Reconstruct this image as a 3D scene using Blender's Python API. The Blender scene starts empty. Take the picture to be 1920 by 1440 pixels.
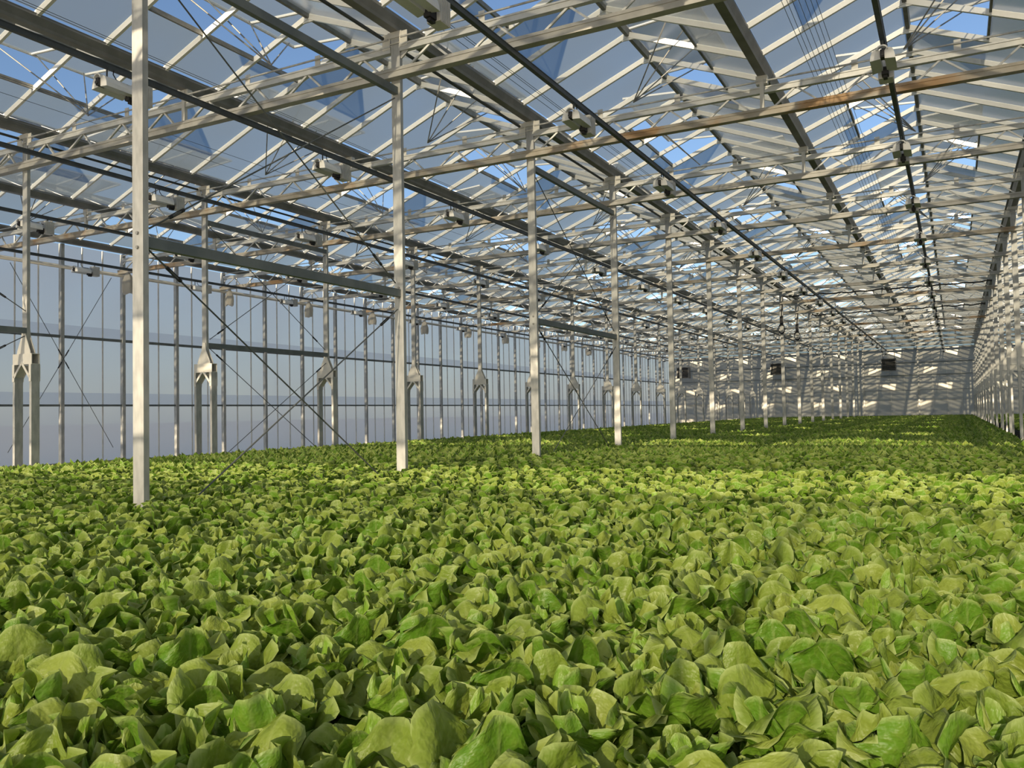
import bpy, math, random
import numpy as np
from mathutils import Matrix, Vector

scene = bpy.context.scene
coll = scene.collection

# ------------------------------------------------------------------ camera
CAMZ = 1.5                                    # eye height above the greenhouse floor
FPX, YAW, PITCH, ROLL = 1581.4, 0.482827, 0.034995, -0.018562
cam_data = bpy.data.cameras.new("camera")
cam_data.sensor_width = 36.0
cam_data.lens = FPX / 1920.0 * 36.0
cam_data.clip_start, cam_data.clip_end = 0.05, 1500
cam = bpy.data.objects.new("camera", cam_data)
coll.objects.link(cam)
_fw = Vector((-math.sin(YAW) * math.cos(PITCH), math.cos(YAW) * math.cos(PITCH), math.sin(PITCH)))
_ri = Vector((math.cos(YAW), math.sin(YAW), 0))
_up = _ri.cross(_fw)
_r = math.cos(ROLL) * _ri + math.sin(ROLL) * _up
_u = -math.sin(ROLL) * _ri + math.cos(ROLL) * _up
m = Matrix.Identity(4)
for k in range(3):
    m[k][0], m[k][1], m[k][2] = _r[k], _u[k], -_fw[k]
m[2][3] = CAMZ
cam.matrix_world = m
scene.camera = cam

# ------------------------------------------------------------------ sky, sun, exposure
SUN_TRAVEL = Vector((-0.06, 1.0, -0.325)).normalized()     # low sun behind the photographer
world = bpy.data.worlds.new("sky")
scene.world = world
world.use_nodes = True
nt = world.node_tree
nt.nodes.clear()
sky = nt.nodes.new("ShaderNodeTexSky")
sky.sky_type = 'NISHITA'
sky.sun_disc = False
sky.sun_elevation = math.radians(18)
sky.sun_rotation = math.radians(183.4)
sky.air_density, sky.dust_density, sky.ozone_density = 1.0, 0.6, 1.6
bg = nt.nodes.new("ShaderNodeBackground")
bg.inputs["Strength"].default_value = 0.165
wo = nt.nodes.new("ShaderNodeOutputWorld")
tint = nt.nodes.new("ShaderNodeMix")
tint.data_type, tint.blend_type = 'RGBA', 'MULTIPLY'
tint.inputs["Factor"].default_value = 1.0
tint.inputs["B"].default_value = (0.90, 0.95, 1.06, 1)          # deep clear-evening blue
nt.links.new(sky.outputs[0], tint.inputs["A"])
nt.links.new(tint.outputs["Result"], bg.inputs["Color"])
nt.links.new(bg.outputs[0], wo.inputs["Surface"])

sd = bpy.data.lights.new("sun", 'SUN')
sd.energy = 10.0
sd.color = (1.0, 0.83, 0.58)
sd.angle = math.radians(0.6)
sun = bpy.data.objects.new("sun", sd)
sun.rotation_euler = SUN_TRAVEL.to_track_quat('-Z', 'Y').to_euler()
sun.location = (0, -30, 30)
coll.objects.link(sun)

vs = scene.view_settings
vs.view_transform = 'Standard'
vs.look = 'None'
vs.gamma = 1.0
vs.use_curve_mapping = False
vs.exposure = -0.1
scene.cycles.max_bounces = 8
scene.cycles.diffuse_bounces = 4
scene.cycles.transmission_bounces = 6
scene.cycles.transparent_max_bounces = 16

# ------------------------------------------------------------------ grid of the building (metres)
XC, YC, S, W = -6.473, 5.163, 4.0308, 4.0     # first bed column, bay length, bay width
def G(i): return YC + i * S
def R(z): return z + CAMZ                     # heights were measured from the eye
ZG_T, ZG_B = R(5.28), R(5.13)                 # gutter
ZRIDGE = R(6.10)
ZT0, ZT1 = R(4.86), R(4.95)                   # girder top chord
ZB0, ZB1 = R(4.47), R(4.58)                   # girder bottom chord
XWALL = -22.66
YFAR = G(17)
YBACK = -1.2  # added front wall, placed by how far sun should reach over the crop
RAFT = 0.575
BAR = S / 4
def YB(k): return G(0) + 0.55 + k * BAR       # glazing bars
K0, K1 = -6, 67

# ------------------------------------------------------------------ helpers
class MB:
    """collects vertices and faces of one mesh"""
    def __init__(s): s.v, s.f = [], []
    def quadbox(s, c8):
        b = len(s.v); s.v += [tuple(p) for p in c8]
        for q in ((0,3,2,1),(4,5,6,7),(0,1,5,4),(1,2,6,5),(2,3,7,6),(3,0,4,7)):
            s.f.append(tuple(b+i for i in q))
        return s
    def box(s, x0, x1, y0, y1, z0, z1):
        return s.quadbox([(x0,y0,z0),(x1,y0,z0),(x1,y1,z0),(x0,y1,z0),(x0,y0,z1),(x1,y0,z1),(x1,y1,z1),(x0,y1,z1)])
    def bar(s, a, b, w, h, up=(0,0,1)):
        a, b, up = Vector(a), Vector(b), Vector(up)
        d = (b-a).normalized(); sx = d.cross(up)
        if sx.length < 1e-4: sx = d.cross(Vector((1,0,0)))
        sx.normalize(); sz = sx.cross(d)
        c = []
        for p in (a, b):
            for i, j in ((-1,-1),(1,-1),(1,1),(-1,1)):
                c.append(p + sx*(i*w/2) + sz*(j*h/2))
        return s.quadbox([c[0],c[1],c[2],c[3],c[4],c[5],c[6],c[7]])
    def tube(s, a, b, r, n=6, r2=None):
        a, b = Vector(a), Vector(b); r2 = r if r2 is None else r2
        d = (b-a).normalized(); sx = d.orthogonal().normalized(); sy = d.cross(sx)
        k = len(s.v)
        for p, rr in ((a, r), (b, r2)):
            for i in range(n):
                t = 2*math.pi*i/n; s.v.append(tuple(p + sx*(rr*math.cos(t)) + sy*(rr*math.sin(t))))
        for i in range(n):
            j = (i+1) % n; s.f.append((k+i, k+j, k+n+j, k+n+i))
        s.f.append(tuple(k+i for i in reversed(range(n)))); s.f.append(tuple(k+n+i for i in range(n)))
        return s
    def path(s, pts, r, n=5):
        for a, b in zip(pts[:-1], pts[1:]): s.tube(a, b, r, n)
        return s
    def prism(s, prof, y0, y1):
        """profile of (x, z) extruded along y"""
        k = len(s.v); n = len(prof)
        s.v += [(x, y0, z) for x, z in prof] + [(x, y1, z) for x, z in prof]
        for i in range(n):
            j = (i+1) % n; s.f.append((k+i, k+j, k+n+j, k+n+i))
        s.f.append(tuple(k+i for i in reversed(range(n)))); s.f.append(tuple(k+n+i for i in range(n)))
        return s
    def plate(s, prof, y0, y1): return s.prism(prof, y0, y1)
    def quad(s, a, b, c, d):
        k = len(s.v); s.v += [tuple(a), tuple(b), tuple(c), tuple(d)]; s.f.append((k,k+1,k+2,k+3)); return s
    def mesh(s, name, mat, smooth=False):
        me = bpy.data.meshes.new(name); me.from_pydata(s.v, [], s.f); me.update()
        if mat: me.materials.append(mat)
        if smooth: me.polygons.foreach_set("use_smooth", [True]*len(me.polygons))
        return me

def link(name, data, parent=None, loc=(0,0,0), rot=None, scale=None):
    o = bpy.data.objects.new(name, data); coll.objects.link(o)
    o.location = loc
    if rot is not None: o.rotation_euler = rot
    if scale is not None: o.scale = (scale,)*3 if not hasattr(scale, '__len__') else scale
    if parent is not None: o.parent = parent
    return o
def tag(o, label=None, cat=None, group=None, kind=None):
    if label: o["label"] = label
    if cat: o["category"] = cat
    if group: o["group"] = group
    if kind: o["kind"] = kind
    return o
def copy_tree(o, parent=None):
    c = o.copy(); coll.objects.link(c); c.parent = parent
    for ch in KIDS.get(o.name, ()): copy_tree(ch, c)
    return c
KIDS = {}
ORD = ['','first','second','third','fourth','fifth','sixth','seventh','eighth','ninth','tenth','eleventh','twelfth','thirteenth',
       'fourteenth','fifteenth','sixteenth','seventeenth','eighteenth','nineteenth','twentieth']

# ------------------------------------------------------------------ materials
def newmat(name):
    mt = bpy.data.materials.new(name); mt.use_nodes = True
    t = mt.node_tree; t.nodes.clear()
    out = t.nodes.new("ShaderNodeOutputMaterial")
    return mt, t, out
def N(t, kind, **kw):
    n = t.nodes.new(kind)
    for k, v in kw.items(): setattr(n, k, v)
    return n
def metal(name, c0, c1, rough=0.5, metallic=0.35, scale=6.0, rust=None, rust_amt=0.0, stretch=None):
    mt, t, out = newmat(name)
    tc = N(t, "ShaderNodeTexCoord"); nz = N(t, "ShaderNodeTexNoise"); nz.inputs["Scale"].default_value = scale
    nz.inputs["Detail"].default_value = 6
    mp = N(t, "ShaderNodeMapping")
    if stretch: mp.inputs["Scale"].default_value = stretch
    geo = N(t, "ShaderNodeNewGeometry")
    t.links.new(geo.outputs["Position"], mp.inputs[0]); t.links.new(mp.outputs[0], nz.inputs["Vector"])
    rp = N(t, "ShaderNodeValToRGB"); rp.color_ramp.elements[0].color = (*c0, 1); rp.color_ramp.elements[1].color = (*c1, 1)
    rp.color_ramp.elements[0].position, rp.color_ramp.elements[1].position = 0.35, 0.68
    t.links.new(nz.outputs[0], rp.inputs[0])
    col = rp.outputs[0]
    if rust:
        n2 = N(t, "ShaderNodeTexNoise"); n2.inputs["Scale"].default_value = 1.1; n2.inputs["Detail"].default_value = 8
        t.links.new(geo.outputs["Position"], n2.inputs["Vector"])
        r2 = N(t, "ShaderNodeValToRGB"); r2.color_ramp.elements[0].position = 0.62 - rust_amt; r2.color_ramp.elements[1].position = 0.72 - rust_amt*0.6
        t.links.new(n2.outputs[0], r2.inputs[0])
        mx = N(t, "ShaderNodeMix", data_type='RGBA'); mx.inputs["B"].default_value = (*rust, 1)
        t.links.new(r2.outputs[0], mx.inputs["Factor"]); t.links.new(col, mx.inputs["A"]); col = mx.outputs["Result"]
    b = N(t, "ShaderNodeBsdfPrincipled"); b.inputs["Metallic"].default_value = metallic; b.inputs["Roughness"].default_value = rough
    t.links.new(col, b.inputs["Base Color"])
    bp = N(t, "ShaderNodeBump"); bp.inputs["Strength"].default_value = 0.15; bp.inputs["Distance"].default_value = 0.01
    t.links.new(nz.outputs[0], bp.inputs["Height"]); t.links.new(bp.outputs[0], b.inputs["Normal"])
    t.links.new(b.outputs[0], out.inputs[0])
    return mt
def plain(name, c, rough=0.6, metallic=0.0):
    mt, t, out = newmat(name)
    b = N(t, "ShaderNodeBsdfPrincipled"); b.inputs["Metallic"].default_value = metallic; b.inputs["Roughness"].default_value = rough
    nz = N(t, "ShaderNodeTexNoise"); nz.inputs["Scale"].default_value = 9; nz.inputs["Detail"].default_value = 4
    geo = N(t, "ShaderNodeNewGeometry"); t.links.new(geo.outputs["Position"], nz.inputs["Vector"])
    mx = N(t, "ShaderNodeMix", data_type='RGBA')
    mx.inputs["A"].default_value = (*[v*0.85 for v in c], 1); mx.inputs["B"].default_value = (*[min(1, v*1.1) for v in c], 1)
    t.links.new(nz.outputs[0], mx.inputs["Factor"]); t.links.new(mx.outputs["Result"], b.inputs["Base Color"])
    t.links.new(b.outputs[0], out.inputs[0])
    return mt
def glazing(name, clear, tint, diff, gloss=0.06, haze_scale=0.6, var=0.12):
    """light-scattering glass: part straight through, part scattered"""
    mt, t, out = newmat(name)
    tr = N(t, "ShaderNodeBsdfTransparent"); tr.inputs[0].default_value = (*tint, 1)
    tl = N(t, "ShaderNodeBsdfTranslucent"); tl.inputs[0].default_value = (*diff, 1)
    geo = N(t, "ShaderNodeNewGeometry"); nz = N(t, "ShaderNodeTexNoise"); nz.inputs["Scale"].default_value = haze_scale; nz.inputs["Detail"].default_value = 3
    t.links.new(geo.outputs["Position"], nz.inputs["Vector"])
    mr = N(t, "ShaderNodeMapRange"); mr.inputs[1].default_value = 0.3; mr.inputs[2].default_value = 0.7
    mr.inputs[3].default_value = 1 - clear - var; mr.inputs[4].default_value = 1 - clear + var
    t.links.new(nz.outputs[0], mr.inputs[0])
    m1 = N(t, "ShaderNodeMixShader"); t.links.new(mr.outputs[0], m1.inputs[0]); t.links.new(tr.outputs[0], m1.inputs[1]); t.links.new(tl.outputs[0], m1.inputs[2])
    gl = N(t, "ShaderNodeBsdfGlossy"); gl.inputs["Roughness"].default_value = 0.25
    fr = N(t, "ShaderNodeFresnel"); fr.inputs[0].default_value = 1.25
    mm = N(t, "ShaderNodeMath", operation='MULTIPLY'); mm.inputs[1].default_value = gloss*10; t.links.new(fr.outputs[0], mm.inputs[0]); mm.use_clamp = True
    m2 = N(t, "ShaderNodeMixShader"); t.links.new(mm.outputs[0], m2.inputs[0]); t.links.new(m1.outputs[0], m2.inputs[1]); t.links.new(gl.outputs[0], m2.inputs[2])
    t.links.new(m2.outputs[0], out.inputs[0])
    return mt

M = {}
M['galv'] = metal('galvanised_steel', (0.41,0.41,0.39), (0.56,0.555,0.525), 0.5, 0.3, 14.0, stretch=(1,1,0.35))
M['galv_dark'] = metal('dull_zinc', (0.22,0.22,0.21), (0.33,0.33,0.31), 0.55, 0.35, 8.0)
M['chord'] = metal('chord_steel', (0.40,0.385,0.35), (0.52,0.50,0.45), 0.5, 0.25, 5.0, rust=(0.36,0.23,0.12), rust_amt=-0.06)
M['chord_rust'] = metal('weathered_chord_steel', (0.42,0.37,0.29), (0.52,0.48,0.41), 0.6, 0.15, 5.0, rust=(0.44,0.27,0.13), rust_amt=0.09)
M['gutter'] = metal('gutter_aluminium', (0.20,0.20,0.19), (0.29,0.285,0.27), 0.5, 0.4, 3.0)
M['rail'] = metal('dark_rail', (0.07,0.08,0.085), (0.11,0.12,0.12), 0.5, 0.3, 4.0)
M['strut'] = metal('grey_strut', (0.16,0.18,0.18), (0.22,0.24,0.235), 0.5, 0.4, 4.0)
M['cable'] = plain('dark_steel_cable', (0.13,0.14,0.14), 0.5, 0.4)
M['white'] = metal('white_aluminium', (0.86,0.85,0.81), (0.92,0.91,0.86), 0.35, 0.0, 3.0)
M['web'] = metal('bright_web_steel', (0.58,0.58,0.55), (0.70,0.69,0.65), 0.45, 0.2, 6.0)
M['plate'] = metal('white_zinc_plate', (0.66,0.64,0.58), (0.76,0.73,0.66), 0.5, 0.1, 6.0)
M['lampwhite'] = plain('lamp_white', (0.88,0.87,0.84), 0.4)
M['reflector'] = plain('lamp_reflector', (0.62,0.63,0.60), 0.4, 0.15)
M['ballast'] = metal('ballast_aluminium', (0.60,0.59,0.56), (0.72,0.70,0.66), 0.45, 0.2, 10.0)
M['black'] = plain('black_plastic', (0.02,0.02,0.022), 0.6)
M['wire'] = plain('screen_wire', (0.14,0.15,0.16), 0.5, 0.3)
M['concrete'] = plain('concrete', (0.30,0.29,0.27), 0.9)
M['raft'] = plain('dark_raft', (0.020,0.022,0.014), 0.9)
M['pond'] = plain('pond_wall', (0.03,0.03,0.03), 0.7)
M['ground'] = plain('outside_ground', (0.30,0.24,0.18), 0.95)
M['slat'] = plain('heater_louvre', (0.05,0.048,0.045), 0.5)
M['heaterbox'] = plain('heater_case', (0.24,0.235,0.22), 0.5)
M['cabinet'] = plain('cabinet_white', (0.72,0.70,0.64), 0.5)
M['roof_glass'] = glazing('diffuse_roof_glass', 0.235, (0.93,0.97,0.99), (0.21,0.255,0.28), var=0.05)
M['clear_glass'] = glazing('added_front_glass', 0.66, (0.97,0.98,1.0), (0.7,0.72,0.74), var=0.02)  # glass of the added front wall, clear and scattering bands tuned to light the crop
M['front_low'] = glazing('added_front_low_glass', 0.38, (0.95,0.97,1.0), (0.5,0.52,0.54), var=0.02)
M['front_diffuse'] = glazing('added_front_diffuse_glass', 0.26, (0.95,0.97,1.0), (0.5,0.52,0.54), var=0.02)
M['wall_glass'] = glazing('side_wall_glazing', 0.17, (0.92,0.95,0.97), (0.80,0.84,0.84), var=0.04)
M['strip'] = glazing('film_overlap', 0.35, (0.95,0.97,1.0), (0.8,0.84,0.88), var=0.04)
M['far_film'] = glazing('gable_film', 0.05, (0.9,0.9,0.9), (0.46,0.45,0.42), var=0.03)
def bag_mat():
    mt, t, out = newmat('thin_plastic_bag')
    d = N(t, "ShaderNodeBsdfDiffuse"); d.inputs[0].default_value = (0.72,0.68,0.60,1)
    tl = N(t, "ShaderNodeBsdfTranslucent"); tl.inputs[0].default_value = (0.75,0.72,0.65,1)
    mx = N(t, "ShaderNodeMixShader"); mx.inputs[0].default_value = 0.5
    t.links.new(d.outputs[0], mx.inputs[1]); t.links.new(tl.outputs[0], mx.inputs[2]); t.links.new(mx.outputs[0], out.inputs[0])
    return mt
M['bag'] = bag_mat()
def film_mat():
    """opaque-ish gable film: reflects light from inside, lets a little through"""
    mt, t, out = newmat('gable_film_sheet')
    d = N(t, "ShaderNodeBsdfPrincipled"); d.inputs["Base Color"].default_value = (0.60,0.57,0.48,1); d.inputs["Roughness"].default_value = 0.45
    nz = N(t, "ShaderNodeTexNoise"); nz.inputs["Scale"].default_value = 0.9; nz.inputs["Detail"].default_value = 5
    geo = N(t, "ShaderNodeNewGeometry"); t.links.new(geo.outputs["Position"], nz.inputs["Vector"])
    bp = N(t, "ShaderNodeBump"); bp.inputs["Strength"].default_value = 0.5; bp.inputs["Distance"].default_value = 0.12
    t.links.new(nz.outputs[0], bp.inputs["Height"]); t.links.new(bp.outputs[0], d.inputs["Normal"])
    tl = N(t, "ShaderNodeBsdfTranslucent"); tl.inputs[0].default_value = (0.55,0.56,0.54,1)
    mx = N(t, "ShaderNodeMixShader"); mx.inputs[0].default_value = 0.2
    t.links.new(d.outputs[0], mx.inputs[1]); t.links.new(tl.outputs[0], mx.inputs[2]); t.links.new(mx.outputs[0], out.inputs[0])
    return mt
M['film'] = film_mat()

def leaf_material():
    mt, t, out = newmat('lettuce_leaf')
    lu = N(t, "ShaderNodeAttribute", attribute_name='lu'); lv = N(t, "ShaderNodeAttribute", attribute_name='lv')
    rn = N(t, "ShaderNodeAttribute", attribute_name='rnd'); inn = N(t, "ShaderNodeAttribute", attribute_name='inner')
    geo = N(t, "ShaderNodeNewGeometry")
    def math_(op, a, b=None, clamp=False):
        n = N(t, "ShaderNodeMath", operation=op); n.use_clamp = clamp
        for i, x in enumerate((a, b)):
            if x is None: continue
            if isinstance(x, (int, float)): n.inputs[i].default_value = x
            else: t.links.new(x, n.inputs[i])
        return n.outputs[0]
    def mixc(f, a, b):
        n = N(t, "ShaderNodeMix", data_type='RGBA')
        if isinstance(f, (int, float)): n.inputs["Factor"].default_value = f
        else: t.links.new(f, n.inputs["Factor"])
        for k, x in (("A", a), ("B", b)):
            if isinstance(x, tuple): n.inputs[k].default_value = (*x, 1)
            else: t.links.new(x, n.inputs[k])
        return n.outputs["Result"]
    au = math_('ABSOLUTE', lu.outputs["Fac"])
    # blistered surface noise in leaf space
    cmb = N(t, "ShaderNodeCombineXYZ"); t.links.new(lu.outputs["Fac"], cmb.inputs[0]); t.links.new(math_('MULTIPLY', lv.outputs["Fac"], 2.3), cmb.inputs[1])
    t.links.new(math_('MULTIPLY', rn.outputs["Fac"], 37.0), cmb.inputs[2])
    nz = N(t, "ShaderNodeTexNoise"); nz.inputs["Scale"].default_value = 4.5; nz.inputs["Detail"].default_value = 2
    t.links.new(cmb.outputs[0], nz.inputs["Vector"])
    # side veins: bands running from the midrib out and up
    vv = math_('SUBTRACT', math_('MULTIPLY', lv.outputs["Fac"], 26.0), math_('MULTIPLY', au, 15.0))
    vv = math_('ADD', vv, math_('MULTIPLY', nz.outputs[0], 5.0))
    vein = math_('POWER', math_('ABSOLUTE', math_('SINE', vv)), 22.0)
    rib = math_('SUBTRACT', 1.0, math_('MULTIPLY', au, 12.0), True)
    fadev = math_('SUBTRACT', 1.0, math_('MULTIPLY', lv.outputs["Fac"], 0.75), True)
    veins = math_('MAXIMUM', math_('MULTIPLY', rib, fadev), math_('MULTIPLY', vein, 0.16))
    front = mixc(rn.outputs["Fac"], (0.075,0.200,0.012), (0.170,0.330,0.026))
    back = mixc(rn.outputs["Fac"], (0.19,0.285,0.032), (0.31,0.385,0.062))
    front = mixc(inn.outputs["Fac"], front, (0.24,0.42,0.040))
    col = mixc(geo.outputs["Backfacing"], front, back)
    col = mixc(math_('MULTIPLY', math_('SUBTRACT', nz.outputs[0], 0.45, True), 1.2), col, (0.27,0.34,0.055))
    col = mixc(math_('MULTIPLY', veins, 0.55), col, (0.50,0.56,0.22))
    edge = math_('MULTIPLY', math_('SUBTRACT', math_('MAXIMUM', au, lv.outputs["Fac"]), 0.93, True), 9.0, True)
    col = mixc(edge, col, (0.46,0.55,0.20))
    b = N(t, "ShaderNodeBsdfPrincipled"); b.inputs["Roughness"].default_value = 0.42
    b.inputs["Specular IOR Level"].default_value = 0.35
    t.links.new(col, b.inputs["Base Color"])
    bp = N(t, "ShaderNodeBump"); bp.inputs["Strength"].default_value = 0.6; bp.inputs["Distance"].default_value = 0.015
    t.links.new(math_('ADD', nz.outputs[0], math_('MULTIPLY', veins, 0.07)), bp.inputs["Height"]); t.links.new(bp.outputs[0], b.inputs["Normal"])
    tl = N(t, "ShaderNodeBsdfTranslucent"); t.links.new(mixc(0.5, col, (0.30,0.42,0.03)), tl.inputs[0])
    mx = N(t, "ShaderNodeMixShader"); mx.inputs[0].default_value = 0.28
    t.links.new(b.outputs[0], mx.inputs[1]); t.links.new(tl.outputs[0], mx.inputs[2]); t.links.new(mx.outputs[0], out.inputs[0])
    return mt
M['leaf'] = leaf_material()

# ------------------------------------------------------------------ ground, floor, beds
gm = MB().quad((-400,-400,-0.06),(400,-400,-0.06),(400,500,-0.06),(-400,500,-0.06)).mesh('ground', M['ground'])
tag(link('ground', gm), 'bare brown ground outside the greenhouse', 'ground', kind='structure')
fm = MB().box(XWALL-0.1, 9.7, YBACK-0.1, YFAR+0.1, -0.05, 0.0).mesh('floor', M['concrete'])
tag(link('floor', fm), 'grey concrete floor under the growing beds', 'floor', kind='structure')
XBED0, XBED1 = -14.16, 1.22
def bed(x0, x1, y0, y1, label):
    e = tag(link('growing_bed', None, loc=((x0+x1)/2, (y0+y1)/2, 0)), label, 'bed')
    cx, cy = (x0+x1)/2, (y0+y1)/2
    link('raft', MB().box(x0+0.06-cx, x1-0.06-cx, y0+0.06-cy, y1-0.06-cy, 0.3, RAFT).mesh('raft', M['raft']), e)
    for a in ((x0,x0+0.06,y0,y1),(x1-0.06,x1,y0,y1)):
        link('side_wall', MB().box(a[0]-cx,a[1]-cx,a[2]-cy,a[3]-cy,0,RAFT).mesh('side_wall', M['pond']), e)
    return e
bed(XBED0, XBED1, YBACK+0.9, YFAR-1.2, 'wide raised bed of lettuce rafts around the single steel columns')
bed(1.86, 9.2, YBACK+0.9, YFAR-1.2, 'raised bed of lettuce rafts beyond the dark gap and twin-leg columns')

# ------------------------------------------------------------------ columns
def nth(i):                                   # counted from the far gable wall
    return ORD[17 - i]
post_h = R(5.07)
single_post = MB().box(-0.07, 0.07, -0.03, 0.03, 0, post_h).mesh('post', M['galv'])
bolt_me = MB()
for dz in (0, 0.13): bolt_me.tube((0.0,-0.031,R(1.62)+dz-0.06), (0.0,-0.045,R(1.62)+dz-0.06), 0.016, 8)
bolt_me = bolt_me.mesh('bolt', M['galv_dark'])
brk = MB().box(-0.11, 0.11, -0.05, 0.05, post_h-0.02, ZG_B)
brk.box(0.075, 0.20, -0.045, -0.033, post_h-0.16, post_h+0.05).box(-0.20, -0.075, -0.045, -0.033, post_h-0.16, post_h+0.05)
brk.tube((-0.08,-0.05,post_h-0.10), (0.08,-0.05,post_h-0.10), 0.008, 5)
brk = brk.mesh('gutter_bracket', M['plate'])
for i in range(-1, 17):
    lab = f'single galvanised steel column standing in the lettuce, {nth(i)} from the far gable wall'
    e = tag(link('bed_column', None, loc=(XC, G(i), 0)), lab, 'column', 'row of single columns in the lettuce bed')
    link('post', single_post, e); link('gutter_bracket', brk, e)
    if i in (0,1,2,3): link('bolt', bolt_me, e)

# twin-leg columns
zb0, zb1 = R(1.02), R(1.21)
tw_post = MB().box(-0.065, 0.065, -0.03, 0.03, zb1, post_h).mesh('post', M['galv'])
hb = MB()
t_ = 0.012
hb.box(-0.27,0.27,-0.075,0.075,zb1-t_,zb1).box(-0.27,0.27,-0.075,0.075,zb0,zb0+t_).box(-0.27,0.27,-0.075,-0.075+t_,zb0+t_,zb1-t_).box(-0.27,0.27,0.075-t_,0.075,zb0+t_,zb1-t_)
hb = hb.mesh('head_beam', M['plate'])
gus = MB()
for y0, y1 in ((-0.047,-0.037),(0.037,0.047)):
    gus.prism([(-0.19,zb1-0.02),(0.19,zb1-0.02),(0.19,zb1+0.04),(0.065,zb1+0.30),(0.04,zb1+0.46),(-0.04,zb1+0.46),(-0.065,zb1+0.30),(-0.19,zb1+0.04)], y0, y1)
gus = gus.mesh('gusset', M['plate'])
lgus = MB()
for s in (-1, 1):
    for y0, y1 in ((-0.087,-0.077),(0.077,0.087)):
        ym = (y0+y1)/2
        lgus.bar((s*0.02,ym,zb0+0.01),(s*0.225,ym,zb0-0.23),0.010,0.045,(1,0,0) if False else (0,0,1))
        lgus.box(min(s*0.207,s*0.267),max(s*0.207,s*0.267),y0,y1,zb0-0.30,zb0)
    lgus.bar((s*0.04,0,zb0-0.02),(s*0.215,0,zb0-0.22),0.15,0.012,(0,1,0) if False else (s*0.5,0,0.5))
lgus = lgus.mesh('lower_gusset', M['plate'])
tw_leg = MB().box(-0.03,0.03,-0.075,0.075,0,zb0).mesh('leg', M['galv'])
foot = MB().box(-0.09,0.09,-0.12,0.12,0,0.015).mesh('foot_plate', M['galv_dark'])
for j, where in ((-2,'beside the aisle'), (2,'over the dark gap between the two beds')):
    for i in range(-1, 17):
        if j == -2 and i < 1: continue
        e = tag(link('twin_leg_column', None, loc=(XC+j*W-(0.03), G(i), 0)),
                f'twin-leg steel column {where}, {nth(i)} from the gable', 'column', 'twin-leg columns ' + where)
        link('post', tw_post, e); link('head_beam', hb, e); link('gusset', gus, e); link('lower_gusset', lgus, e); link('gutter_bracket', brk, e)
        for s in (-1, 1):
            l = link('leg', tw_leg, e, (s*0.237,0,0))
            if i < 10: link('foot_plate', foot, l)

# ------------------------------------------------------------------ lattice girders
NODE = [0.55 + k*(8-1.10)/7 for k in range(8)]
top_ch = MB().box(0.075, 7.925, -0.04, 0.04, ZT0, ZT1).box(0.075,7.925,-0.052,-0.040,ZT1-0.018,ZT1+0.004).mesh('top_chord', M['web'])
def bottom(mat):
    b = MB().box(0.0, 8.0, -0.155, -0.032, ZB0, ZB1).box(0.0,8.0,-0.165,-0.155,ZB1-0.035,ZB1+0.006)
    return b.mesh('bottom_chord', mat)
bot_ch, bot_ch_r = bottom(M['chord']), bottom(M['chord_rust'])
dl = math.hypot(0.34, ZT0-ZB1)
diag_l = MB().bar((0,0,ZT0+0.02), (-0.34,-0.07,ZB1), 0.032, 0.026).mesh('diagonal', M['web'])
diag_r = MB().bar((0,0,ZT0+0.02), (0.34,-0.07,ZB1), 0.032, 0.026).mesh('diagonal', M['web'])
web_all = MB()
for x in NODE:
    web_all.bar((x,0,ZT0+0.02),(x-0.34,-0.07,ZB1),0.032,0.026).bar((x,0,ZT0+0.02),(x+0.34,-0.07,ZB1),0.032,0.026)
web_all = web_all.mesh('diagonal', M['web'])
clip = MB().box(-0.045,0.045,-0.035,-0.025,ZT1-0.02,ZT1+0.15).tube((0,-0.045,ZT1+0.11),(0,-0.02,ZT1+0.11),0.012,6).mesh('rod_clip', M['plate'])
clips_all = MB()
CL = [W/3, 2*W/3, W+W/3, W+2*W/3]
for x in CL: clips_all.box(x-0.045,x+0.045,-0.035,-0.025,ZT1-0.02,ZT1+0.15)
clips_all = clips_all.mesh('rod_clip', M['plate'])
rod = MB().tube((0.1,-0.05,ZT1+0.09),(7.9,-0.05,ZT1+0.09),0.014,6).mesh('drive_rod', M['galv'])
mpost = MB().box(-0.03,0.03,-0.06,0.0,ZB1,ZG_B-0.02).box(-0.085,0.085,-0.05,0.05,ZG_B-0.13,ZG_B).mesh('gutter_post', M['plate'])
endb = MB().bar((0.06,0,ZT0-0.07),(0.17,0,ZT0+0.02),0.02,0.07).mesh('end_bracket', M['galv'])
SPAN = {-4: 'from glass side wall to aisle columns', -2: 'from aisle columns to bed columns',
        0: 'from bed columns to gap columns', 2: 'over the second bed beyond the gap'}
RUSTY = {(0,2),(0,5),(-2,2),(-2,3),(-4,2),(-4,3),(-4,4),(0,8),(0,9),(-2,6),(0,11),(-4,6),(-4,8),(0,13)}
for j in (-4, -2, 0, 2):
    for i in range(-1, 18):
        if j == 2 and i < 3: continue
        e = tag(link('lattice_girder', None, loc=(XC+j*W, G(i) if i < 17 else G(17)-0.25, 0)),
                f'lattice girder {SPAN[j]}, ' + ('against the far gable wall' if i == 17 else f'{nth(i)} before the gable'),
                'girder', 'roof girders ' + SPAN[j])
        link('top_chord', top_ch, e); link('bottom_chord', bot_ch_r if (j,i) in RUSTY else bot_ch, e)
        link('drive_rod', rod, e); link('gutter_post', mpost, e, (W,0,0))
        near = 1 <= i <= 8 and j < 2
        if near:
            for x in NODE:
                link('diagonal', diag_l, e, (x,0,0)); link('diagonal', diag_r, e, (x,0,0))
            for x in CL: link('rod_clip', clip, e, (x,0,0))
            link('end_bracket', endb, e)
        else:
            tag(link('diagonal', web_all, e), kind='stuff'); tag(link('rod_clip', clips_all, e), kind='stuff')

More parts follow.
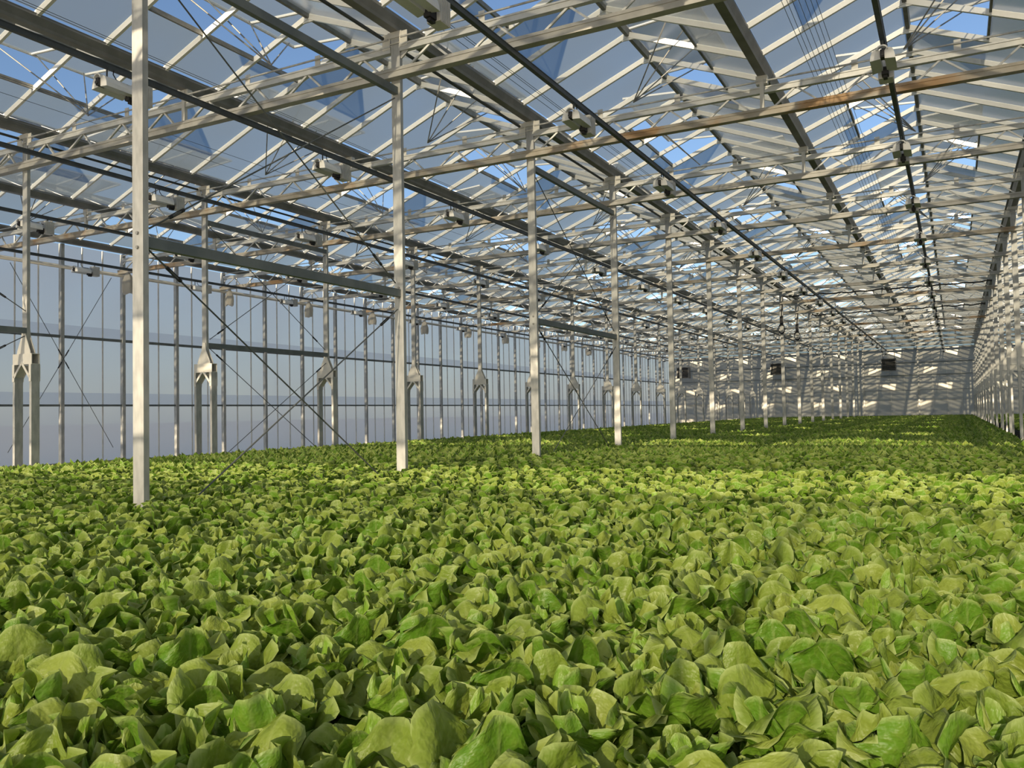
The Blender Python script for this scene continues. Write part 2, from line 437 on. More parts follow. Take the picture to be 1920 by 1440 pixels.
# ------------------------------------------------------------------ gutters, tie tubes
gut_label = {-4:'long aluminium gutter along the top of the glass side wall', -3:'long gutter on girder middles between side wall and aisle columns',
  -2:'long gutter on top of the twin-leg columns by the aisle', -1:'long gutter on girder middles between aisle columns and bed columns',
  0:'long dark gutter on top of the single columns standing in the lettuce', 1:'long gutter on girder middles over the open lettuce bed',
  2:'long gutter on top of the twin-leg columns over the dark gap', 3:'long gutter on girder middles over the second bed',
  4:'long gutter along the far side of the second bed'}
L0, L1 = YBACK, YFAR + 0.15
gp = [(-0.115,ZG_T+0.02),(-0.115,ZG_T-0.025),(-0.075,ZG_B+0.04),(-0.062,ZG_B),(0.062,ZG_B),(0.075,ZG_B+0.04),(0.115,ZG_T-0.025),(0.115,ZG_T+0.02)]
gut_me = MB().prism(gp, L0, L1).mesh('gutter', M['gutter'])
seam = MB()
for k in range(-1, 17): seam.prism([(x*1.03, z-0.004 if z < ZG_T-0.05 else z) for x, z in gp], G(k)+0.30, G(k)+0.36)
seam = seam.mesh('joint_collar', M['gutter'])
for j in range(-4, 5):
    g = tag(link('gutter', gut_me, loc=(XC+j*W,0,0)), gut_label[j], 'gutter', kind='structure')
    tag(link('joint_collar', seam, g), kind='stuff')
tie_me = MB().tube((0,L0+0.2,0),(0,YFAR,0),0.024,8).mesh('tie_tube', M['rail'])
for j, lab in ((-2,'thin dark steel tube beside the twin-leg column tops by the aisle'),(0,'thin dark steel tube beside the tops of the bed columns'),(2,'thin dark steel tube beside the column tops over the dark gap')):
    tag(link('tie_tube', tie_me, loc=(XC+j*W-0.19,0,R(5.075))), lab, 'tube')

# ------------------------------------------------------------------ roof bays: panes, bars, vents
PZ = 0.02
def sl(side, d, dz=0.0):
    """point on a roof slope, d metres from the ridge measured level"""
    return (side*d, ZRIDGE - d*0.4 + dz)
D_EAVE, D_VENT = 1.90, 1.11
VW = BAR - 0.03
def pane_mesh(side, d0, d1, name='pane'):
    x0, z0 = sl(side, d0); x1, z1 = sl(side, d1)
    q = MB().quad((x0,0.015,z0),(x1,0.015,z1),(x1,BAR-0.015,z1),(x0,BAR-0.015,z0))
    return q.mesh(name, M['roof_glass'])
pm_full = {s: pane_mesh(s, 0.03, D_EAVE) for s in (-1, 1)}
pm_low = {s: pane_mesh(s, D_VENT+0.02, D_EAVE) for s in (-1, 1)}
def bar_geo(mb, side, y=0.0):
    x0, z0 = sl(side, 0.02, -0.038); x1, z1 = sl(side, D_EAVE+0.02, -0.038)
    return mb.bar((x0,y,z0),(x1,y,z1),0.045,0.085,(0,0,1))
bar_me = {s: bar_geo(MB(), s).mesh('glazing_bar', M['white']) for s in (-1, 1)}
ridge_me = MB().prism([(-0.03,ZRIDGE-0.07),(0.03,ZRIDGE-0.07),(0.045,ZRIDGE+0.03),(-0.045,ZRIDGE+0.03)], L0, L1).mesh('ridge_bar', M['galv_dark'])
clipr = MB().box(-0.10,0.10,-0.012,0.012,ZRIDGE-0.13,ZRIDGE-0.07).mesh('ridge_clip', M['white'])
def is_vent(side, k):
    """pane between bars k and k+1 lies under an opening vent"""
    return (k % 8) in ((6,7,0) if side > 0 else (2,3,4))
def vent_start(side, k): return (k % 8) == (6 if side > 0 else 2)
VANG = math.radians(4.0)                       # opened a little above level
VLEN = 1.18
def vent_frame(mb, side, y0=0.0, n=3):
    x0, z0 = 0.02*side, ZRIDGE+0.05
    x1, z1 = side*VLEN*math.cos(VANG), z0 + VLEN*math.sin(VANG)
    for k in range(n+1): mb.bar((x0,y0+k*BAR*0.993+0.01,z0),(x1,y0+k*BAR*0.993+0.01,z1),0.035,0.035)
    mb.bar((x1,y0,z1),(x1,y0+n*BAR,z1),0.04,0.04); mb.bar((x0,y0,z0),(x0,y0+n*BAR,z0),0.03,0.03)
    return mb
def vent_pane(mb, side, y0=0.0):
    x0, z0 = 0.02*side, ZRIDGE+0.055
    x1, z1 = side*VLEN*math.cos(VANG), z0 + VLEN*math.sin(VANG)
    return mb.quad((x0,y0+0.015,z0),(x1,y0+0.015,z1),(x1,y0+BAR-0.02,z1),(x0,y0+BAR-0.02,z0))
def vent_sill(mb, side, y0=0.0):
    x, z = sl(side, D_VENT, -0.01)
    return mb.bar((x,y0,z),(x,y0+3*BAR,z),0.035,0.07)
vf = {s: vent_frame(MB(), s).mesh('roof_vent', M['white']) for s in (-1,1)}
vp = {s: vent_pane(MB(), s).mesh('pane', M['roof_glass']) for s in (-1,1)}
vs_ = {s: vent_sill(MB(), s).mesh('vent_sill', M['galv_dark']) for s in (-1,1)}
def one_rod(side, yy):
    v = (0.0, 1.22, R(5.03)); x1, z1 = side*VLEN*math.cos(VANG)*0.97, ZRIDGE+0.05+VLEN*math.sin(VANG)
    return MB().tube(v, (x1, yy, z1), 0.011, 5).mesh('push_rod', M['galv_dark'])
vr = {s: [one_rod(s, yy) for yy in (0.15,1.05,1.95,2.85)] for s in (-1,1)}
roof_label = ['glass roof bay next to the glass side wall', 'glass roof bay on the wall side of the aisle columns', 'glass roof bay just inside the aisle columns',
  'glass roof bay on the aisle side of the bed columns', 'glass roof bay on the gap side of the bed columns', 'glass roof bay on the bed side of the gap columns',
  'glass roof bay just beyond the gap columns', 'outermost glass roof bay over the second bed']
for n, j in enumerate(range(-4, 4)):
    bay = tag(link('ceiling', None, loc=(XC+j*W+W/2, 0, 0)), roof_label[n], 'roof', kind='structure')
    link('ridge_bar', ridge_me, bay)
    klo, khi = (0, 28) if j < 2 else (0, 0)
    for s in (-1, 1):
        mp_, mb_, mf_, mfp, ms_ = MB(), MB(), MB(), MB(), MB()
        for k in range(K0, K1+1):
            y = YB(k)
            near = klo <= k < khi
            if near:
                link('glazing_bar', bar_me[s], bay, (0,y,0))
                if s > 0: link('ridge_clip', clipr, bay, (0,y,0))
            else: bar_geo(mb_, s, y)
            if k < K1:
                v = is_vent(s, k)
                if near: link('pane', (pm_low if v else pm_full)[s], bay, (0,y,0))
                else:
                    d0 = D_VENT+0.02 if v else 0.03
                    x0, z0 = sl(s, d0); x1, z1 = sl(s, D_EAVE)
                    mp_.quad((x0,y+0.015,z0),(x1,y+0.015,z1),(x1,y+BAR-0.015,z1),(x0,y+BAR-0.015,z0))
                if vent_start(s, k) and k+3 <= K1:
                    if klo <= k < khi:
                        f = link('roof_vent', vf[s], bay, (0,y,0))
                        for q in range(3): link('pane', vp[s], f, (0,q*BAR,0))
                        link('vent_sill', vs_[s], f)
                        for me in vr[s]: link('push_rod', me, f)
                    else:
                        vent_frame(mf_, s, y); vent_sill(ms_, s, y)
                        for q in range(3): vent_pane(mfp, s, y+q*BAR)
        for name, mb, mt in (('pane',mp_,M['roof_glass']),('glazing_bar',mb_,M['white']),('roof_vent',mf_,M['white']),('vent_pane',mfp,M['roof_glass']),('vent_sill',ms_,M['galv_dark'])):
            if mb.v: tag(link(name, mb.mesh(name, mt), bay), kind='stuff')

# ------------------------------------------------------------------ glass side wall on the aisle
PW = S/2
YW0 = 15.38
wl = tag(link('wall_left', None, loc=(XWALL,0,0)), 'tall glass side wall with grey posts and rails beyond the aisle', 'wall', kind='structure')
kA, kB = -8, 29
kn0, kn1 = -2, 14
wtop = ZG_B
tiers = [(0.30, R(0.47)), (R(0.47), R(2.45)), (R(2.45), R(4.45)), (R(4.45), wtop)]
wp_me = MB().box(-0.02,0.10,-0.05,0.05,0,wtop).box(0.02,0.10,-0.052,-0.05,0,wtop).mesh('post', M['galv'])
wm_me = MB().box(-0.02,0.02,-0.012,0.012,0.3,wtop).mesh('mullion', M['plate'])
pan = [MB().quad((-0.02,0.012,a),(-0.02,PW/3-0.012,a),(-0.02,PW/3-0.012,b),(-0.02,0.012,b)).mesh('pane', M['wall_glass']) for a, b in tiers]
stp = MB().quad((-0.01,0.06,R(0.50)),(-0.01,PW-0.06,R(0.50)),(-0.01,PW-0.06,R(0.84)),(-0.01,0.06,R(0.84))).quad((-0.01,0.06,R(2.48)),(-0.01,PW-0.06,R(2.48)),(-0.01,PW-0.06,R(2.80)),(-0.01,0.06,R(2.80))).mesh('film_overlap', M['strip'])
mw = {k: MB() for k in ('post','mullion','pane','film_overlap')}
for k in range(kA, kB+1):
    y = YW0 + k*PW
    if y > YFAR: break
    if kn0 <= k < kn1:
        link('post', wp_me, wl, (0,y,0))
        for q in (1,2): link('mullion', wm_me, wl, (0,y+q*PW/3,0))
        for q in range(3):
            for me in pan: link('pane', me, wl, (0,y+q*PW/3,0))
        link('film_overlap', stp, wl, (0,y,0))
    else:
        mw['post'].box(-0.02,0.10,y-0.05,y+0.05,0,wtop)
        for z0, z1 in ((R(0.50),R(0.84)),(R(2.48),R(2.80))): mw['film_overlap'].quad((-0.01,y+0.06,z0),(-0.01,y+PW-0.06,z0),(-0.01,y+PW-0.06,z1),(-0.01,y+0.06,z1))
        for q in range(3):
            if q: mw['mullion'].box(-0.02,0.02,y+q*PW/3-0.012,y+q*PW/3+0.012,0.3,wtop)
            for a, b in tiers: mw['pane'].quad((-0.02,y+q*PW/3,a),(-0.02,y+(q+1)*PW/3,a),(-0.02,y+(q+1)*PW/3,b),(-0.02,y+q*PW/3,b))
for name, mt in (('post','galv'),('mullion','plate'),('pane','wall_glass'),('film_overlap','strip')): tag(link(name, mw[name].mesh(name, M[mt]), wl), kind='stuff')
for z, h, mt in ((R(0.47),0.06,'strut'),(R(2.45),0.08,'strut')):
    link('rail', MB().box(0.0,0.06,YBACK,YFAR,z-h/2,z+h/2).mesh('rail', M[mt]), wl)
link('eaves_pipe', MB().tube((0.14,YBACK,R(4.45)),(0.14,YFAR,R(4.45)),0.055,10).mesh('eaves_pipe', M['plate'], True), wl)
link('plinth', MB().box(-0.06,0.08,YBACK,YFAR,0,0.32).mesh('plinth', M['concrete']), wl)

# right-hand outer wall of the second bed, then an added, unseen front gable that bands the sunlight
wr = tag(link('wall_right', None, loc=(XC+4*W,0,0)), 'glass side wall on the far side of the second bed', 'wall', kind='structure')
mp_, mq_ = MB(), MB()
for k in range(0, 41):
    y = YBACK + k*PW
    mp_.box(-0.05,0.05,y-0.05,y+0.05,0,ZG_B)
    if y+PW <= YFAR+0.2: mq_.quad((0,y,0.3),(0,y+PW,0.3),(0,y+PW,ZG_B),(0,y,ZG_B))
tag(link('post', mp_.mesh('post', M['galv']), wr), kind='stuff'); tag(link('pane', mq_.mesh('pane', M['wall_glass']), wr), kind='stuff')
wf = tag(link('wall_front_added', None, loc=(0,YBACK,0)), 'added glass gable wall behind the camera, banded to shape the sun on the lettuce', 'wall', kind='structure')
mp_, low_, lower, middle, top_ = MB(), MB(), MB(), MB(), MB()
zk, zl, zm = R(1.9), R(3.0), R(5.1)  # band heights chosen for where bright and dim sun falls on the lettuce
for j in range(-4, 4):
    for q in range(2):
        x = XC+j*W+q*2.0
        mp_.box(x-0.018,x+0.018,-0.05,0.05,0,ZG_B)
        za, zb = (ZG_T, ZRIDGE) if q == 0 else (ZRIDGE, ZG_T)
        low_.quad((x,0,0.3),(x+2,0,0.3),(x+2,0,zk),(x,0,zk))
        lower.quad((x,0,zk),(x+2,0,zk),(x+2,0,zl),(x,0,zl))
        middle.quad((x,0,zl),(x+2,0,zl),(x+2,0,zm),(x,0,zm))
        top_.quad((x,0,zm),(x+2,0,zm),(x+2,0,zb),(x,0,za))
mp_.box(XWALL,XC+4*W,-0.03,0.03,zk-0.02,zk+0.02).box(XWALL,XC+4*W,-0.03,0.03,zl-0.02,zl+0.02).box(XWALL,XC+4*W,-0.04,0.04,zm-0.05,zm+0.05)
tag(link('post', mp_.mesh('post', M['galv']), wf), kind='stuff')
for mq_, mt in ((low_,'front_low'),(lower,'clear_glass'),(middle,'front_diffuse'),(top_,'clear_glass')): tag(link('pane', mq_.mesh('pane', M[mt]), wf), kind='stuff')

# ------------------------------------------------------------------ far gable wall with film
wb = tag(link('wall_back', None, loc=(0,YFAR+0.12,0)), 'far gable wall hung with sagging grey film', 'wall', kind='structure')
def film_sheet(x0, x1, z0, z1, phase, nx=24, nz=10, amp=0.10, sag=0.16):
    b = MB()
    for a in range(nz+1):
        for c in range(nx+1):
            u, v = c/nx, a/nz
            x = x0 + (x1-x0)*u
            z = z0 + (z1-z0)*v - (1-v)*sag*math.sin(math.pi*u)*(0.6+0.4*math.sin(phase*3))
            y = -amp*math.sin(math.pi*u)*math.sin(math.pi*v*0.9)*(0.6+0.4*math.sin(7*u+phase)) - 0.02*math.sin(23*u+5*v+phase) - (1-v)*0.05
            b.v.append((x, y, z))
    for a in range(nz):
        for c in range(nx):
            p = a*(nx+1)+c; b.f.append((p,p+1,p+nx+2,p+nx+1))
    return b
ph = 0
for j in range(-4, 4):
    x0, x1 = XC+j*W, XC+(j+1)*W
    for z0, z1 in ((R(2.45),R(4.55)),(R(0.50),R(2.45)),(0.1,R(0.50))):
        ph += 1.3
        link('film_panel', film_sheet(x0,x1,z0,z1,ph,sag=0.0 if z0 < 0.5 else 0.18).mesh('film_panel', M['film'], True), wb)
    gabl = MB(); gabl.v += [(x0,0.02,R(4.5)),(x1,0.02,R(4.5)),(x1,0.02,ZG_T),((x0+x1)/2,0.02,ZRIDGE),(x0,0.02,ZG_T)]; gabl.f.append((0,1,2,3,4))
    link('gable_panel', gabl.mesh('gable_panel', M['roof_glass']), wb)
    for q in range(0, 4):
        if q: link('mullion', MB().box(x0+q*1.0-0.02,x0+q*1.0+0.02,-0.16,-0.12,0.1,R(4.5)).mesh('mullion', M['plate']), wb)
    link('post', MB().box(x0-0.06,x0+0.06,-0.22,-0.10,0,ZG_B).mesh('post', M['galv']), wb)
for z, r, mt in ((R(3.45),0.035,'strut'),(R(2.47),0.02,'strut'),(R(1.27),0.012,'cable'),(R(4.52),0.055,'rail')):
    link('rail', MB().tube((XWALL,-0.18,z),(XC+4*W,-0.18,z),r,8).mesh('rail', M[mt]), wb)
link('plinth', MB().box(XWALL,XC+4*W,-0.05,0.15,0,0.25).mesh('plinth', M['concrete']), wb)
link('door_panel', MB().box(-14.15,-13.45,-0.26,-0.20,0.05,R(0.30)).mesh('door_panel', M['cabinet']), wb)

# ------------------------------------------------------------------ unit heaters by the gable
def heater(x, z, label):
    e = tag(link('unit_heater', None, loc=(x, YFAR-1.35, z)), label, 'heater', 'unit heaters hanging before the gable wall')
    link('case', MB().box(-0.52,0.52,0.02,0.62,-0.48,0.48).mesh('case', M['heaterbox']), e)
    link('louvre_frame', MB().box(-0.54,-0.47,-0.06,0.02,-0.50,0.50).box(0.47,0.54,-0.06,0.02,-0.50,0.50).box(-0.47,0.47,-0.06,0.02,0.43,0.50).box(-0.47,0.47,-0.06,0.02,-0.50,-0.43).mesh('louvre_frame', M['heaterbox']), e)
    sm = MB().bar((-0.47,0,0),(0.47,0,0),0.07,0.012,(0,-0.6,0.8)).mesh('louvre', M['slat'])
    for k in range(9): link('louvre', sm, e, (0,-0.02,-0.38+k*0.095))
    hg = MB()
    for sx in (-0.42,0.42):
        for sy in (0.08,0.55): hg.tube((sx,sy,0.48),(sx,sy,R(4.47)-z),0.012,5)
    link('hanger', hg.mesh('hanger', M['cable']), e)
heater(-4.5, R(3.28), 'dark louvred unit heater hung between the bed columns and the gap columns')
heater(-13.0, R(3.28), 'dark louvred unit heater hung between the aisle and bed columns')
heater(-21.0, R(3.28), 'dark louvred unit heater hung nearest the glass side wall')

# ------------------------------------------------------------------ bracing
def strut(x, i, z, label):
    e = tag(link('brace_strut', MB().box(-0.035,0.035,G(i)+0.03,G(i+1)-0.03,-0.05,0.05).mesh('brace_strut', M['strut']), loc=(x,0,z)), label, 'strut')
    return e
def brace(x, a, b, label, group, t=0.16, r=0.0085):
    """steel rod between (y, z) points with a turnbuckle"""
    A, B = Vector((0,a[0],a[1])), Vector((0,b[0],b[1]))
    o = tag(link('brace_rod', MB().tube(A,B,r,6).mesh('brace_rod', M['cable']), loc=(x,0,0)), label, 'rod', group)
    d = (B-A).normalized(); p = A + (B-A)*t
    tb = MB()
    n = d.cross(Vector((1,0,0)))
    for s in (-1,1): tb.bar(p+n*0.014*s-d*0.07, p+n*0.014*s+d*0.07, 0.008, 0.008)
    tb.tube(p-d*0.10,p-d*0.065,0.018,6).tube(p+d*0.065,p+d*0.10,0.018,6)
    link('turnbuckle', tb.mesh('turnbuckle', M['black']), o)
for j, nm in ((0,'bed columns'),(-2,'aisle columns')):
    x = XC + j*W
    for i, pair in ((0,'first'),(2,'second')):
        if j == -2: i_, i2 = i, i+1
        where = f'the {pair} braced pair of {nm}'
        if j == -2 and i == 0:
            brace(x, (G(1),R(1.95)), (G(0)+0.1,R(4.2)), f'upper diagonal brace rod at {where}', 'brace rods', 0.12)
            brace(x, (G(1),R(1.55)), (G(0)+0.1,R(-0.6)), f'lower diagonal brace rod at {where}', 'brace rods', 0.12)
            strut(x, 0, R(1.62), f'grey horizontal strut halfway up {where}')
            continue
        strut(x, i, R(4.33), f'dark horizontal strut high up between {where}')
        strut(x, i, R(1.62), f'grey horizontal strut halfway up between {where}')
        y0, y1 = G(i)+0.08, G(i+1)-0.08
        brace(x-0.015, (y0,R(4.28)), (y1,R(1.75)), f'upper brace rod falling away between {where}', 'brace rods', 0.9)
        brace(x+0.015, (y0,R(1.75)), (y1,R(4.22)), f'upper brace rod rising between {where}', 'brace rods', 0.08)
        brace(x-0.015, (y0,R(1.57)), (y0+(y1-y0)*(R(1.57)-RAFT)/(R(1.57)-0.48),RAFT), f'lower brace rod falling away between {where}', 'brace rods', 0.08)
        brace(x+0.015, (y1,R(1.40)), (y1-(y1-y0)*(R(1.40)-RAFT)/(R(1.40)-0.42),RAFT), f'lower brace rod rising between {where}', 'brace rods', 0.08)
yc = YW0
xw = XWALL + 0.13
for a, b, nm in (((yc,R(1.8)),(yc-1.55,R(4.34)),'upper brace rod leaning towards the near end'), ((yc,R(1.8)),(yc+1.55,R(4.34)),'upper brace rod leaning towards the gable'),
                 ((yc,R(1.8)),(yc+1.6,0.7),'lower brace rod leaning towards the gable'), ((yc,R(1.8)),(yc-1.6,0.7),'lower brace rod leaning towards the near end')):
    brace(xw, a, b, f'{nm} on the glass side wall', 'side wall brace rods', 0.07, 0.009)

# ------------------------------------------------------------------ lamp rails and grow lamps
RAILX = {-3: XC-10.73, -2: XC-6.73, -1: XC-2.70, 0: XC+1.84, 1: XC+5.85, -4: XC-14.73}
rail_lab = {-4:'dark lamp rail in the roof bay next to the glass side wall', -3:'dark lamp rail on the wall side of the aisle columns',-2:'dark lamp rail just inside the aisle columns',
  -1:'dark lamp rail on the aisle side of the bed columns', 0:'dark lamp rail on the gap side of the bed columns', 1:'dark lamp rail on the bed side of the gap columns'}
lamp_where = {-4:'next to the glass side wall', -3:'on the wall side of the aisle columns',-2:'just inside the aisle columns',-1:'on the aisle side of the bed columns',0:'on the gap side of the bed columns',1:'on the bed side of the gap columns'}
RAILZ = R(4.40)
rail_me = MB().box(-0.03,0.03,YBACK+0.3,YFAR-0.6,-0.035,0.03).box(-0.036,0.036,YBACK+0.3,YFAR-0.6,0.024,0.034).mesh('lamp_rail', M['rail'])
wing = {}
for s in (-1, 1):
    pr = [(0.022,0.02),(0.030,0.09),(0.060,0.125),(0.105,0.13),(0.145,0.10),(0.168,0.03),(0.178,-0.045),(0.172,-0.045),(0.030,-0.03)]
    pr = [(s*x, z) for x, z in pr]
    if s > 0: pr = pr[::-1]
    wing[s] = MB().prism(pr, -0.30, 0.24).mesh('reflector_hood', M['lampwhite'])
rplate = {s: MB().quad((s*0.03,-0.30,-0.034),(s*0.174,-0.31,-0.049),(s*0.174,0.25,-0.049),(s*0.03,0.24,-0.034)).mesh('reflector', M['reflector']) for s in (-1,1)}
sock = MB().box(-0.03,0.03,-0.34,-0.20,-0.02,0.10).tube((0,-0.36,0.02),(0,-0.30,0.02),0.03,8).mesh('lamp_socket', M['black'])
capm = MB()
for a in range(7):
    t0, t1 = math.pi*a/7, math.pi*(a+1)/7
    capm.bar((0.075*math.cos(t0),-0.30,0.10+0.06*math.sin(t0)),(0.075*math.cos(t1),-0.30,0.10+0.06*math.sin(t1)),0.09,0.02,(0,1,0) if False else (0.001,0,1))
capm = capm.mesh('end_cap', M['lampwhite'])
bal = MB().box(-0.10,0.10,0.36,0.62,-0.10,0.24)
for k in range(6): bal.box(-0.112,0.112,0.375+k*0.043,0.393+k*0.043,-0.09,0.23)
bal = bal.mesh('ballast', M['ballast'])
neck = MB().box(-0.05,0.05,0.20,0.38,-0.09,0.03).box(-0.03,0.03,0.24,0.36,-0.13,-0.09).mesh('neck', M['black'])
hang = MB().box(-0.012,0.012,-0.17,-0.155,0.12,0.34).box(-0.012,0.012,0.48,0.495,0.22,0.34).mesh('hanger', M['rail'])
cab = MB().path([(0.015,-0.05,0.32),(0.015,-0.06,0.24),(0.015,0.0,0.17),(0.015,0.12,0.15),(0.015,0.30,0.15),(0.01,0.38,0.15)],0.009,5).tube((0.015,0.10,0.15),(0.015,0.24,0.15),0.02,6).mesh('power_cable', M['black'])
lamp_all = [('reflector_hood',wing[-1]),('reflector_hood',wing[1]),('reflector',rplate[-1]),('reflector',rplate[1]),('lamp_socket',sock),('end_cap',capm),('ballast',bal),('neck',neck),('hanger',hang),('power_cable',cab)]
for j, x in RAILX.items():
    tag(link('lamp_rail', rail_me, loc=(x,0,RAILZ)), rail_lab[j], 'rail')
    for i in range(0, 17):
        y = G(i) + 1.80
        if y > YFAR - 1.5: continue
        e = tag(link('grow_lamp', None, loc=(x, y, RAILZ-0.27), scale=0.78), f'white grow lamp {lamp_where[j]}, {nth(i)} from the gable', 'lamp', 'grow lamps hanging from the rails')
        for nm, me in (lamp_all if i <= 9 else [q for q in lamp_all if q[0] in ('reflector_hood','ballast','hanger','neck')]): link(nm, me, e)

# ------------------------------------------------------------------ thin screen wires on the girders
def wire(x, z, label, r=0.004):
    tag(link('screen_wire', MB().tube((0,YBACK+0.3,0),(0,YFAR-0.5,0),r,4).mesh('screen_wire', M['wire']), loc=(x,0,z)), label, 'wire', 'screen wires lying on the girders')
for x in ((-1.72,-1.66,-1.60,-1.53,-1.46,-1.40,-1.34)): wire(x, R(4.99), 'thin dark wire in the bundle over the open lettuce bed')
for x in (-5.56,-5.60,-5.72): wire(x, R(4.99), 'thin dark wire on the gap side of the bed columns')
for x in (-9.60,-9.66,-9.78): wire(x, R(4.99), 'thin dark wire on the aisle side of the bed columns')
for x in (-12.0,-12.6,-13.55,-13.65,-13.75): wire(x, R(4.99), 'thin dark wire just inside the aisle columns')

# ------------------------------------------------------------------ black cable bundle and coils on the bed columns
rng = random.Random(5)
def bundle(i, z, label):
    for_pts = []
    for k in range(41):
        x = XC + 0.1 + 7.8*k/40
        for_pts.append((x, G(i)-0.12, z - 0.05*abs(math.sin(k*0.8)) + rng.uniform(-0.015,0.015)))
    b = MB().path(for_pts, 0.03, 6)
    tag(link('cable_bundle', b.mesh('cable_bundle', M['black'])), label, 'cable')
bundle(8, R(4.80), 'black cable bundle draped along a girder over the open lettuce bed')
bundle(10, R(4.78), 'thin black cable draped along a farther girder over the lettuce bed')
for i, lab in ((8,'black cable coil on the column at the draped cable bundle'),(9,'black cable coil on the column behind the draped cable bundle')):
    e = tag(link('cable_coil', None, loc=(XC, G(i)-0.06, R(3.45))), lab, 'cable', 'cable coils on bed columns')
    ring = MB()
    for w in range(3):
        pts = [(0.13*math.cos(2*math.pi*k/16)+0.008*w, -0.02-0.015*w, -0.02+0.20*math.sin(2*math.pi*k/16)-0.02*w) for k in range(17)]
        ring.path(pts, 0.012, 5)
    link('coil', ring.mesh('coil', M['black']), e)
    link('hook', MB().box(-0.06,0.06,-0.03,0.03,0.16,0.50).tube((0,-0.02,0.5),(0.1,-0.03,1.35),0.02,6).mesh('hook', M['black']), e)

# ------------------------------------------------------------------ plastic bags tied to the girder ends at the side wall
rb = np.random.RandomState(3)
for i in range(3, 13):
    n, mth = 18, 9
    b = MB(); ph_ = rb.rand(4)*6.28; sq = 0.16 + 0.05*rb.rand(); hh = 0.50 + 0.14*rb.rand()
    for a in range(mth+1):
        v = a/mth
        rad = sq*(0.22 + 0.78*min(1, v*1.9)**0.7)*(1.0 - 0.12*max(0, v-0.75)*4)
        for c in range(n):
            t = 2*math.pi*c/n
            rr = rad*(1+0.16*math.sin(5*t+ph_[0]+v*2)+0.10*math.sin(9*t+ph_[1]))
            b.v.append((rr*math.cos(t), rr*0.75*math.sin(t), -hh*v + 0.03*math.sin(3*t+ph_[2])*v))
    for a in range(mth):
        for c in range(n): b.f.append((a*n+c, a*n+(c+1)%n, (a+1)*n+(c+1)%n, (a+1)*n+c))
    tag(link('plastic_bag', b.mesh('plastic_bag', M['bag'], True), loc=(XWALL+0.62, G(i)-0.12, ZB0-0.0)),
        f'pale plastic bag tied under a girder end at the side wall, {nth(i)} from the gable', 'bag', 'plastic bags at the girder ends')

# ------------------------------------------------------------------ lettuce
rs = np.random.RandomState(11)
def leaf_geo(kind, r, nu, nv):
    """one lettuce leaf: grid of points in head space, growing towards +x"""
    if kind == 0:   L, Wd, th0, kap, cup, ruf, r0 = r.uniform(.165,.205), r.uniform(.082,.105), math.radians(r.uniform(38,62)), math.radians(r.uniform(-30,25)), r.uniform(.10,.45), r.uniform(.010,.022), .022
    elif kind == 1: L, Wd, th0, kap, cup, ruf, r0 = r.uniform(.165,.205), r.uniform(.076,.098), math.radians(r.uniform(58,76)), math.radians(r.uniform(-25,40)), r.uniform(.25,.65), r.uniform(.009,.020), .016
    else:           L, Wd, th0, kap, cup, ruf, r0 = r.uniform(.135,.175), r.uniform(.055,.075), math.radians(r.uniform(72,86)), math.radians(r.uniform(15,85)), r.uniform(.5,.95), r.uniform(.006,.014), .010
    u = np.linspace(-1,1,nu); v = np.linspace(0,1,nv)
    U, V = np.meshgrid(u, v)
    sm = np.clip(V/0.46,0,1); prof = 0.20 + 0.80*(sm*sm*(3-2*sm))
    prof = prof*np.where(V>0.5, np.sqrt(np.clip(1-((V-0.5)/0.5)**2*0.62,0,1)), 1)
    prof = prof*(1 + 0.05*np.sin(V*r.uniform(8,14)+r.uniform(0,6)))
    asym = 1 + r.uniform(-.12,.12)*np.sign(U)
    lat = Wd*prof*U*asym
    Ve = V*(1 - 0.30*np.abs(U)**2.6*V**2 + r.uniform(-.05,.05)*U*V**3)
    # arc along the length
    if abs(kap) < 1e-3: kap = 1e-3
    th = th0 + kap*Ve
    rad = r0 + L*(np.sin(th)-np.sin(th0))/kap
    zz = -L*(np.cos(th)-np.cos(th0))/kap
    N_ = np.stack([-np.sin(th), np.zeros_like(th), np.cos(th)], -1)
    p1, p2, p3 = r.uniform(0,6.28,3)
    off = cup*Wd*prof*(U**2)*0.75 - 0.004*np.exp(-(U/0.12)**2)
    off = off + ruf*(np.abs(U)**2)*np.sin(V*r.uniform(7,12)+p1+2.2*np.sign(U))*np.clip(V*2,0,1)
    off = off + ruf*1.1*(V**3)*np.sin(U*r.uniform(3.5,7)+p2) + ruf*0.35*np.sin(U*6+p3)*np.sin(V*9+p2)*np.clip(V*2,0,1)
    off = off - r.uniform(-.006,.034)*np.clip((np.maximum(np.abs(U),V)-0.72)/0.28,0,1)**2*np.clip(V*1.5,0,1)
    fold = r.uniform(-.35,.35)
    off = off + fold*lat*np.clip(V-.3,0,1)
    P = np.stack([rad, lat*(1-0.25*cup*U**2), zz], -1) + N_*off[...,None]
    idx = np.arange(nu*nv).reshape(nv,nu)
    F = np.stack([idx[:-1,:-1],idx[1:,:-1],idx[1:,1:],idx[:-1,1:]],-1).reshape(-1,4)[:, ::-1]
    return P.reshape(-1,3), F, U.ravel(), V.ravel()
def np_mesh(name, V, F, attrs, mat):
    me = bpy.data.meshes.new(name)
    me.vertices.add(len(V)); me.vertices.foreach_set("co", np.ascontiguousarray(V, np.float32).ravel())
    me.loops.add(F.size); me.loops.foreach_set("vertex_index", np.ascontiguousarray(F, np.int32).ravel())
    me.polygons.add(len(F)); me.polygons.foreach_set("loop_start", np.arange(0, F.size, 4, dtype=np.int32))
    me.update(calc_edges=True)
    me.polygons.foreach_set("use_smooth", np.ones(len(F), bool))
    for k, a in attrs.items():
        at = me.attributes.new(k, 'FLOAT', 'POINT'); at.data.foreach_set("value", np.ascontiguousarray(a, np.float32))
    me.materials.append(mat)
    return me
